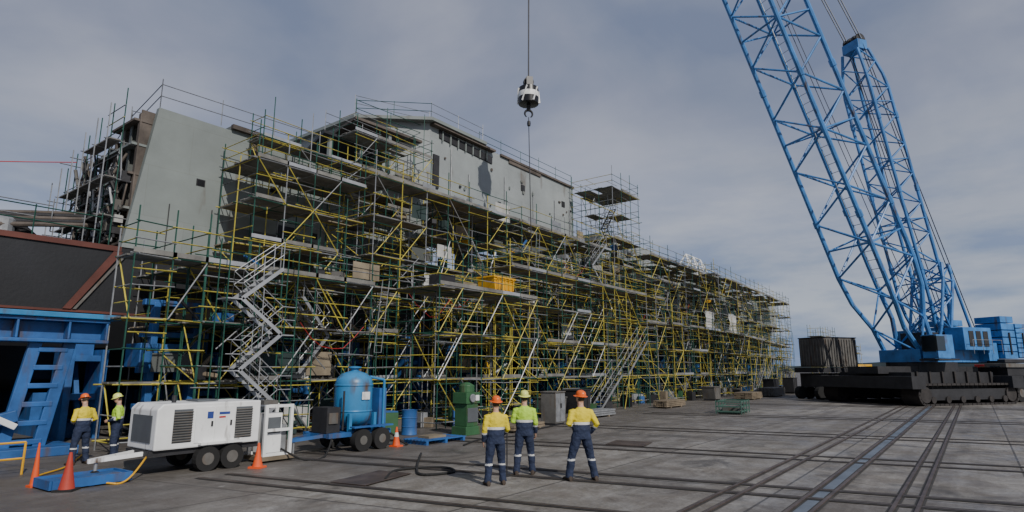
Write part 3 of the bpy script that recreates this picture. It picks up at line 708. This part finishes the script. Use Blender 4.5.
b.bx(8.86,9.3,14.62,15.15,.22,1.2,'white_paint'); b.bx(8.9,9.26,14.6,14.62,.7,1.1,'vent_dark'); b.bx(9.32,9.46,14.65,15.1,.22,.9,'galv'); b.bx(8.7,9.6,14.45,15.3,.05,.15,'timber')
b.bx(8.8,9.2,14.7,15.1,1.42,1.52,'cw_grey')
b.obj('power_distribution_cabinet')

# ---------------------------------------------------------------- pressure vessel trailer
b=B(); c=(11.95,15.1,0)
b.revolve(c,[(.08,.62),(.35,.68),(.52,.85),(.56,1.02),(.56,1.9),(.52,2.05),(.36,2.2),(.12,2.28),(.12,2.36)],'tank_blue',32)
b.revolve(c,[(.2,2.36),(.2,2.4),(.02,2.42)],'tank_blue',16)
for z in (1.1,1.85): b.revolve(c,[(.565,z-.03),(.58,z),(.565,z+.03)],'tank_blue',32)
b.box((11.95,14.52,1.55),(.28,.02,.22),'white_paint')
for dx in (-.45,.45):
    for dy in (-.45,.45): b.bx(c[0]+dx-.05,c[0]+dx+.05,c[1]+dy-.05,c[1]+dy+.05,.55,1.05,'tank_blue')
b.bx(10.7,12.95,14.5,14.62,.42,.55,'cradle_blue'); b.bx(10.7,12.95,15.6,15.72,.42,.55,'cradle_blue')
for a in (10.7,11.4,12.1,12.8): b.bx(a,a+.12,14.62,15.6,.43,.53,'cradle_blue')
for a in (11.75,12.45):
    for vv in (14.4,15.85): b.tube((a,vv-.11,.31),(a,vv+.11,.31),.31,'rubber',20); b.tube((a,vv-.12,.31),(a,vv+.12,.31),.13,'cw_grey',12)
b.bx(11.4,12.85,14.28,14.5,.66,.70,'cradle_blue')
b.bx(12.62,12.9,14.7,15.5,.55,1.75,'cradle_blue'); b.tube((12.75,14.65,.6),(12.75,14.65,2.0),.04,'tank_blue',8); b.tube((12.75,14.65,2.0),(12.3,14.8,2.1),.04,'tank_blue',8)
b.bx(10.75,11.2,14.7,15.4,.55,1.25,'dark_steel'); b.bx(10.8,11.1,14.66,14.7,.8,1.1,'cw_grey'); b.tube((11.3,14.7,.6),(11.3,14.7,1.7),.03,'dark_steel',8)
b.beam((10.7,14.8,.48),(9.9,15.1,.4),.07,.09,'cradle_blue'); b.beam((10.7,15.4,.48),(9.9,15.1,.4),.07,.09,'cradle_blue'); b.tube((10,15.1,.4),(10,15.1,0),.03,'galv',8)
b.obj('pressure_vessel_trailer',smooth=True)
def hose(pts,r,k,name='hose'):
    b=B(); P_=[Vector(p) for p in pts]; out=[]
    for i in range(len(P_)-1):
        p0=P_[max(i-1,0)];p1=P_[i];p2=P_[i+1];p3=P_[min(i+2,len(P_)-1)]
        for j in range(8):
            t=j/8; out.append(.5*((2*p1)+(-p0+p2)*t+(2*p0-5*p1+4*p2-p3)*t*t+(-p0+3*p1-3*p2+p3)*t**3))
    out.append(P_[-1]); b.curve(out,r,k,6); b.obj(name,smooth=True)
hose([(12.9,14.9,.6),(13.4,14.3,.05),(14,15.2,.04),(13.6,16.5,.04),(15,17.5,.04),(14,19.5,.04)],.03,'rubber')
hose([(9.3,14.6,.3),(9.6,14.0,.04),(10.3,14.1,.04),(10.9,14.6,.5)],.025,'rubber')
hose([(6.2,14.8,.5),(5.6,14.3,.05),(5.2,14.5,.04),(4.6,16.2,.04),(5.5,17.5,.04),(6.5,19.6,.04)],.02,'safety_yellow')
hose([(8.6,15.6,.6),(9.1,16.6,.04),(9.8,17.6,.04),(9.4,19,.04)],.03,'rubber')
hose([(9.0,10.2,.03),(10.0,10.9,.03),(10.9,10.4,.03),(10.6,9.7,.03),(9.9,10.0,.03),(10.5,10.8,.03),(12.3,12.5,.03)],.03,'rubber')
hose([(14.4,12.8,.03),(16,13.4,.03),(18,13.1,.03),(20,13.9,.03),(21.6,14.2,.03)],.025,'rubber')

def cone(loc,hh=.72,r=.16,k='cone_orange',band=False):
    b=B(); b.box((0,0,.02),(r*2.5,r*2.5,.04),'rubber' if k!='cone_orange' else k,yaw=rr(0,1))
    if band:
        b.revolve((0,0,0),[(r,.04),(r*.6,hh*.5)],k,18); b.revolve((0,0,0),[(r*.605,hh*.5),(r*.42,hh*.72)],'silver_tape',18); b.revolve((0,0,0),[(r*.42,hh*.72),(r*.2,hh),(r*.1,hh)],k,18)
    else: b.revolve((0,0,0),[(r,.04),(r*.95,.07),(r*.55,hh*.5),(r*.2,hh-.01),(r*.08,hh)],k,18)
    b.obj('traffic_cone',loc=loc,smooth=True)
cone((4.3,15.3,0),.85,.08); cone((4.55,14.3,0),.72,.14,'cone_red'); cone((8.3,13.95,0),.58,.12); cone((13.1,14.4,0),.58,.12,band=True)

b=B(); b.bx(-.7,.7,-.4,.4,.12,.16,'cradle_blue')
for s_ in (-1,1): b.bx(-.7,.7,s_*.42-.02,s_*.42+.02,.03,.2,'cradle_blue'); b.bx(s_*.72-.02,s_*.72+.02,-.4,.4,.03,.2,'cradle_blue')
for a in (-.5,0,.5): b.bx(a-.05,a+.05,-.38,.38,0,.12,'cradle_blue')
b.obj('drip_tray',loc=(5.0,14.8,0),yaw=.05)
b=B()
for i in range(7): b.bx(-.95,.95,-.5+i*.15,-.4+i*.15,.12,.15,'cradle_blue')
for a in (-.85,0,.85): b.bx(a-.05,a+.05,-.5,.5,0,.12,'cradle_blue')
b.bx(-.5,.3,-.2,.3,.15,.22,'ply')
b.obj('pallet',loc=(14.7,14.3,0),yaw=.0)
b=B(); b.bx(-.4,.4,-.35,.35,0,.3,'machine_green'); b.bx(-.3,.3,-.3,.3,.3,1.1,'machine_green'); b.bx(-.38,.38,-.34,.34,1.1,1.5,'machine_green'); b.revolve((0,0,1.5),[(.28,0),(.28,.25),(.1,.35),(.02,.36)],'machine_green',16)
b.tube((-.1,-.36,1.3),(-.1,-.42,1.3),.15,'galv',14); b.bx(-.28,.28,-.33,-.3,.45,.95,'vent_dark'); b.tube((.35,0,1.3),(.55,0,.2),.04,'rubber',8); b.bx(.1,.3,-.37,-.34,1.2,1.4,'white_paint')
b.obj('blasting_pot_machine',loc=(17.0,15,0),bevel=.02)
b=B(); b.bx(-.45,.45,-.35,.35,.08,1.35,'cw_grey'); b.bx(-.42,-.02,-.37,-.35,.14,1.3,'galv'); b.bx(.02,.42,-.37,-.35,.14,1.3,'galv'); b.bx(-.48,.48,-.38,.38,1.35,1.4,'cw_grey'); b.bx(-.06,-.03,-.4,-.37,.7,.9,'dark_steel'); b.bx(.03,.06,-.4,-.37,.7,.9,'dark_steel'); b.bx(-.43,.43,-.3,.3,0,.08,'dark_steel')
b.obj('tool_cabinet',loc=(22.3,14.7,0),bevel=.01,yaw=.1)
b=B()
for s_ in (-1,1):
    for z in (.1,.35,.6): b.bx(-1.1,1.1,s_*.6-.03,s_*.6+.03,z,z+.07,'crate_green'); b.bx(s_*1.1-.03,s_*1.1+.03,-.57,.57,z,z+.07,'crate_green')
    for a in (-1.08,-.36,.36,1.08): b.bx(a-.04,a+.04,s_*.65-.02,s_*.65+.02,0,.7,'crate_green')
b.bx(-1.05,1.05,-.55,.55,.04,.1,'crate_green'); b.bx(-.7,.6,-.4,.4,.1,.4,'cw_grey')
b.obj('steel_stillage',loc=(34.2,10.8,0),yaw=.1)
def drum(loc,k):
    b=B(); b.revolve((0,0,0),[(.28,0),(.29,.02),(.28,.04),(.28,.28),(.295,.3),(.28,.32),(.28,.58),(.295,.6),(.28,.62),(.28,.86),(.29,.88),(.27,.88),(.27,.86)],k,20); b.obj('steel_drum',loc=loc,smooth=True)
for (x_,y_,k) in ((15.7,16.6,'cradle_blue'),(25,16.6,'machine_green'),(3.5,17.5,'safety_yellow'),(13.6,17,'tank_blue')): drum((x_,y_,0),k)
def stack(loc,yaw,n_=6,L_=2.4,k='timber',w_=.9):
    b=B()
    for j in range(n_):
        for i in range(5): b.box((rr(-.04,.04),-w_/2+w_*(i+.5)/5,.12+j*.1),(L_,w_/5-.02,.08),k,yaw=rr(-.01,.01))
    for a in (-.8,.8): b.bx(a-.06,a+.06,-w_/2,w_/2,0,.08,'timber')
    b.obj('plank_stack',loc=loc,yaw=yaw)
stack((19.5,14.4,0),.1,2); stack((27,15.4,0),0,3,3,'galv'); stack((37,15.6,0),0,4,3,'timber'); stack((3,18.2,0),.3,5); stack((51,14.8,0),0,5,3,'timber',1.4); stack((58,14.8,0),0,7,4,'cw_grey',1.4)
for (x_,y_,k,hh) in ((14.2,17.8,'cradle_blue',.9),(26.2,17.4,'cw_grey',.9),(29,17.6,'dark_steel',1.2),(47,16.4,'cw_grey',1.0),(62,15.8,'dark_steel',1.4),(8.4,17.8,'dark_steel',1.1),(66,15,'dark_steel',1.5)):
    b=B(); L_=rr(1.2,1.9); b.prism([(-L_/2+.15,.12),(L_/2-.15,.12),(L_/2,hh),(-L_/2,hh)],'y',-.5,.5,k); b.bx(-L_/2-.03,L_/2+.03,-.54,.54,hh,hh+.06,k)
    for a in (-.4,.4): b.bx(a-.06,a+.06,-.53,-.5,.12,hh,k); b.bx(a-.08,a+.08,-.45,.45,0,.12,'dark_steel')
    b.obj('skip_bin',loc=(x_,y_,0),yaw=rr(-.1,.1),bevel=.01)
b=B()
for a in (0,1.2,2.4,3.0): b.tube((a,0,0),(a,0,.7),.025,'safety_yellow',6)
for z in (.35,.7): b.tube((0,0,z),(3.0,0,z),.025,'safety_yellow',6)
b.obj('safety_barrier',loc=(1.6,17.3,0))

# ---------------------------------------------------------------- PEOPLE
def ring(c,ax,rx,ry,n=16,xref=None):
    ax=Vector(ax).normalized(); xr=Vector(xref or (1,0,0)); x_=(xr-ax*xr.dot(ax)).normalized(); y_=ax.cross(x_)
    return [Vector(c)+x_*rx*math.cos(2*math.pi*i/n)+y_*ry*math.sin(2*math.pi*i/n) for i in range(n)]
def limb(b,pts):
    P_=[Vector(p[0]) for p in pts]; rings=[]
    for i,p in enumerate(P_):
        d=(P_[min(i+1,len(P_)-1)]-P_[max(i-1,0)]); rx=pts[i][1]; ry=pts[i][2] if len(pts[i])>2 else rx
        rings.append(ring(p,d,rx,ry,14))
    b.sweep(rings,'navy')
def worker(name,loc,yaw,Larm,Rarm,stance=.14,vest='hivis',hat='hat_orange',headyaw=0,headpitch=0,scale=1,step=(0,0),wide=1.08):
    root=empty(name,loc,yaw); root.scale=(scale*wide,scale*wide,scale)
    b=B()
    tz=[(0,0,.84,.155,.12),(0,0,.92,.178,.130),(0,0,1.00,.172,.130),(0,0,1.04,.178,.138),(0,.005,1.12,.172,.132),(0,.01,1.24,.190,.138),(0,.008,1.34,.200,.134),(0,0,1.42,.178,.110),(0,-.005,1.465,.115,.08),(0,0,1.50,.064,.064)]
    b.sweep([ring((x_,y_,z),(0,0,1),rx,ry,20) for x_,y_,z,rx,ry in tz],'navy')
    limb(b,[((0,-.005,1.44),.062),((0,.005,1.52),.056),((0,.015,1.60),.058)])
    for sgn,st,ya in ((-1,stance,step[0]),(1,stance,step[1])):
        hip=Vector((sgn*.09,0,.88)); knee=Vector((sgn*(.09+st*.45),ya*.5+.02,.49)); ank=Vector((sgn*(.09+st*.75),ya-.02,.09))
        limb(b,[(hip+Vector((0,0,.06)),.09,.10),(hip,.100,.110),(hip.lerp(knee,.4),.094,.102),(knee,.075,.080),(knee.lerp(ank,.35),.074,.078),(knee.lerp(ank,.75),.068,.070),(ank,.074,.080),(ank+Vector((0,0,-.03)),.076,.082)])
    arms=[]
    for sgn,(el_,wr_) in ((-1,Larm),(1,Rarm)):
        sh=Vector((sgn*.175,0,1.405)); el_=Vector(el_);wr_=Vector(wr_)
        limb(b,[(sh+Vector((-sgn*.05,0,.005)),.064),(sh+Vector((sgn*.01,0,-.01)),.070),(sh.lerp(el_,.35),.064),(el_,.053),(el_.lerp(wr_,.3),.051),(wr_,.040)]); arms.append((sh,el_,wr_,sgn))
    HM=Matrix.Translation((0,.02,1.60))@Matrix.Rotation(headyaw,4,'Z')@Matrix.Rotation(headpitch,4,'X')
    def hp(x_,y_,z): return HM@Vector((x_,y_,z))
    rs=[]
    for z,rx,ry,oy in ((-.02,.045,.05,.01),(.01,.058,.075,.015),(.05,.067,.088,.01),(.09,.074,.094,0),(.13,.077,.097,-.005),(.17,.07,.088,-.005),(.20,.045,.055,-.005),(.212,.01,.01,-.005)):
        rs.append([HM@Vector((rx*math.cos(2*math.pi*i/18),oy+ry*math.sin(2*math.pi*i/18),z)) for i in range(18)])
    b.sweep(rs,'skin')
    b.sweep([[hp(x_*s_,.088+dy,zz) for x_,dy in ((-1,-.01),(1,-.01),(0,o))] for s_,zz,o in ((.008,.10,.008),(.016,.065,.032),(.012,.055,.012))],'skin')
    for sg in (-1,1): b.sweep([[hp(sg*(.072+.012*k_),-.005+rx*math.cos(2*math.pi*i/8),.09+.03*math.sin(2*math.pi*i/8)) for i in range(8)] for k_,rx in ((0,.012),(1,.018),(1.6,.012))],'skin')
    me=bpy.data.meshes.new('tmp'); me.from_pydata(b.v,[],b.f)
    bm=bmesh.new();bm.from_mesh(me);bmesh.ops.recalc_face_normals(bm,faces=bm.faces);bm.to_mesh(me);bm.free()
    o=bpy.data.objects.new('tmp',me); sc.collection.objects.link(o)
    md=o.modifiers.new('r','REMESH'); md.mode='VOXEL'; md.voxel_size=.011
    sm=o.modifiers.new('s','SMOOTH'); sm.iterations=4; sm.factor=.5
    tx=bpy.data.textures.new('fold','CLOUDS'); tx.noise_scale=.08
    dp=o.modifiers.new('d','DISPLACE'); dp.texture=tx; dp.strength=.026; dp.mid_level=.5
    dg=bpy.context.evaluated_depsgraph_get(); m2=bpy.data.meshes.new_from_object(o.evaluated_get(dg)); bpy.data.objects.remove(o)
    m2.materials.clear()
    for k in ['navy',vest,'silver_tape','skin','hair','boot']: m2.materials.append(M[k])
    HI=HM.inverted()
    def segd(p,a,c):
        d=c-a; t_=max(0,min(1,(p-a).dot(d)/d.length_squared)); return (p-(a+d*t_)).length,t_
    for p in m2.polygons:
        c=p.center; i=0
        ad=min(((segd(c,a[0],a[1]),0,a) for a in arms),key=lambda q:q[0][0]); fd=min(((segd(c,a[1],a[2]),1,a) for a in arms),key=lambda q:q[0][0])
        arm_=None
        best=ad if ad[0][0]<fd[0][0] else fd
        if best[0][0]<.088 and (abs(c.x)>.185 or c.y>.135): arm_=best
        hl=HI@c
        if hl.z>-.03 and c.z>1.535: i=4 if (hl.y<.0 and hl.z>.03 and abs(hl.x)<.075 ) else 3
        elif c.z>1.50 and abs(c.x)<.08: i=3
        elif arm_:
            if arm_[1]==0: i=1
            else: i=1 if arm_[0][1]<.2 else (2 if arm_[0][1]<.34 else 0)
        elif c.z>1.19: i=1
        elif c.z>1.14: i=2
        elif .40<c.z<.44: i=2
        elif c.z<.07: i=5
        p.material_index=i; p.use_smooth=True
    ob=bpy.data.objects.new('body',m2); sc.collection.objects.link(ob); ob.parent=root
    q=B()
    for sgn,ya in ((-1,step[0]),(1,step[1])):
        ax_=sgn*(.09+stance*.75); rs=[]
        for y_,w_,h_ in ((-.10,.028,.05),(-.085,.040,.10),(-.02,.045,.125),(.05,.046,.09),(.12,.050,.072),(.17,.042,.06),(.195,.02,.035)):
            ya2=ya-.02+y_; rs.append([Vector((ax_+w_*math.cos(2*math.pi*i/12)+sgn*max(0,y_)*.2,ya2,max(.0,h_/2+h_/2*1.05*math.sin(2*math.pi*i/12)))) for i in range(12)])
        q.sweep(rs,'boot')
    q.obj('boots',root,smooth=True)
    q=B()
    for sh,el_,wr_,sgn in arms:
        d=(wr_-el_).normalized(); inn=Vector((-sgn,0,0)); inn=(inn-d*inn.dot(d)).normalized(); wd=d.cross(inn).normalized()
        if wd.y<0: wd=-wd
        q.sweep([ring(wr_+d*t_,d,a,c_,10,xref=wd) for t_,a,c_ in ((-.02,.028,.024),(.02,.033,.018),(.06,.042,.017),(.085,.040,.014))],'skin')
        for off,ln,r_ in ((.030,.070,.0085),(.010,.078,.009),(-.010,.073,.0085),(-.029,.056,.0075)):
            p0=wr_+d*.078+wd*off; p1=p0+d*ln*.45+inn*ln*.10; p2=p1+d*ln*.25+inn*ln*.25; p3=p2+d*ln*.08+inn*ln*.25
            for a,c_,ra,rb in ((p0,p1,r_,r_*.95),(p1,p2,r_*.95,r_*.88),(p2,p3,r_*.88,r_*.7)): q.tube(a,c_,ra,'skin',8,r2=rb)
        t0=wr_+d*.025+wd*.028; t1=t0+d*.03+wd*.024+inn*.01; t2=t1+d*.028+wd*.004+inn*.012
        q.tube(t0,t1,.012,'skin',8,r2=.010); q.tube(t1,t2,.010,'skin',8,r2=.007)
    q.obj('hands',root,smooth=True)
    q=B()
    for sg in (-1,1): q.revolve(hp(sg*.028,.092,.10),[(.002,-.008),(.009,-.004),(.010,0),(.009,.004),(.002,.008)],'black_paint',8)
    q.sweep([[hp(.022*math.cos(2*math.pi*i/8),.088+dy,.03+.005*math.sin(2*math.pi*i/8)) for i in range(8)] for dy in (-.01,.006)],'red_plastic')
    q.obj('face_details',root)
    q=B(); pr=[(.150,.128),(.150,.134),(.105,.142),(.102,.17),(.096,.20),(.08,.228),(.05,.247),(.015,.254),(.001,.254)]
    q.sweep([[hp(r_*math.cos(2*math.pi*i/28)*.86,r_*math.sin(2*math.pi*i/28)*1.08*(1 if not(r_>.14 and math.sin(2*math.pi*i/28)<0) else .86),z-(.012 if r_>.14 and math.sin(2*math.pi*i/28)>0 else 0)) for i in range(28)] for r_,z in pr],hat)
    q.sweep([[hp(x_,y_,z+dz) for x_,dz in ((-.014,0),(.014,0),(.009,.012),(-.009,.012))] for y_,z in ((-.10,.19),(-.06,.235),(0,.25),(.06,.235),(.10,.19))],hat)
    q.obj('hard_hat',root,smooth=True)
def yawto(dx,dy): return math.atan2(dy,dx)-math.pi/2
relax=lambda s_:((s_*.235,-.03,1.13),(s_*.235,.06,.89))
bent=lambda s_:((s_*.265,-.06,1.15),(s_*.12,.19,1.08))
pock=lambda s_:((s_*.285,-.09,1.14),(s_*.20,.06,.95))
worker('construction_worker',(10.05,8.05,0),yawto(.62,.78),relax(-1),((.25,.02,1.13),(.18,.2,1.0)),.09,'hivis','hat_orange',headyaw=.15,headpitch=.2,scale=.96,step=(.0,.05))
worker('construction_worker',(11.4,8.3,0),yawto(.8,.6),((-.25,.0,1.14),(-.10,.22,1.15)),relax(1),.10,'hivis_lime','hat_lime',headyaw=.1,headpitch=.25,scale=1.0,step=(-.04,.06))
worker('construction_worker',(11.55,6.9,0),yawto(.62,.78),bent(-1),pock(1),.20,'hivis','hat_orange',headyaw=.35,headpitch=.15,scale=1.01,step=(.06,-.02),wide=1.12)
worker('construction_worker',(5.9,18.0,0),yawto(-.2,1),bent(-1),bent(1),.1,'hivis','hat_orange',headpitch=-.3,scale=.93)
worker('construction_worker',(6.75,18.2,0),yawto(-.9,.5),bent(-1),relax(1),.1,'hivis_lime','hat_lime',headpitch=-.3,scale=.92)
b=B(); b.tube((0,0,0),(0,0,1.25),.014,'dark_steel',8); b.tube((-.12,0,1.25),(.12,0,1.25),.016,'dark_steel',8); b.box((0,0,.03),(.18,.06,.06),'dark_steel'); b.obj('long_handled_tool',loc=(10.95,8.45,0))
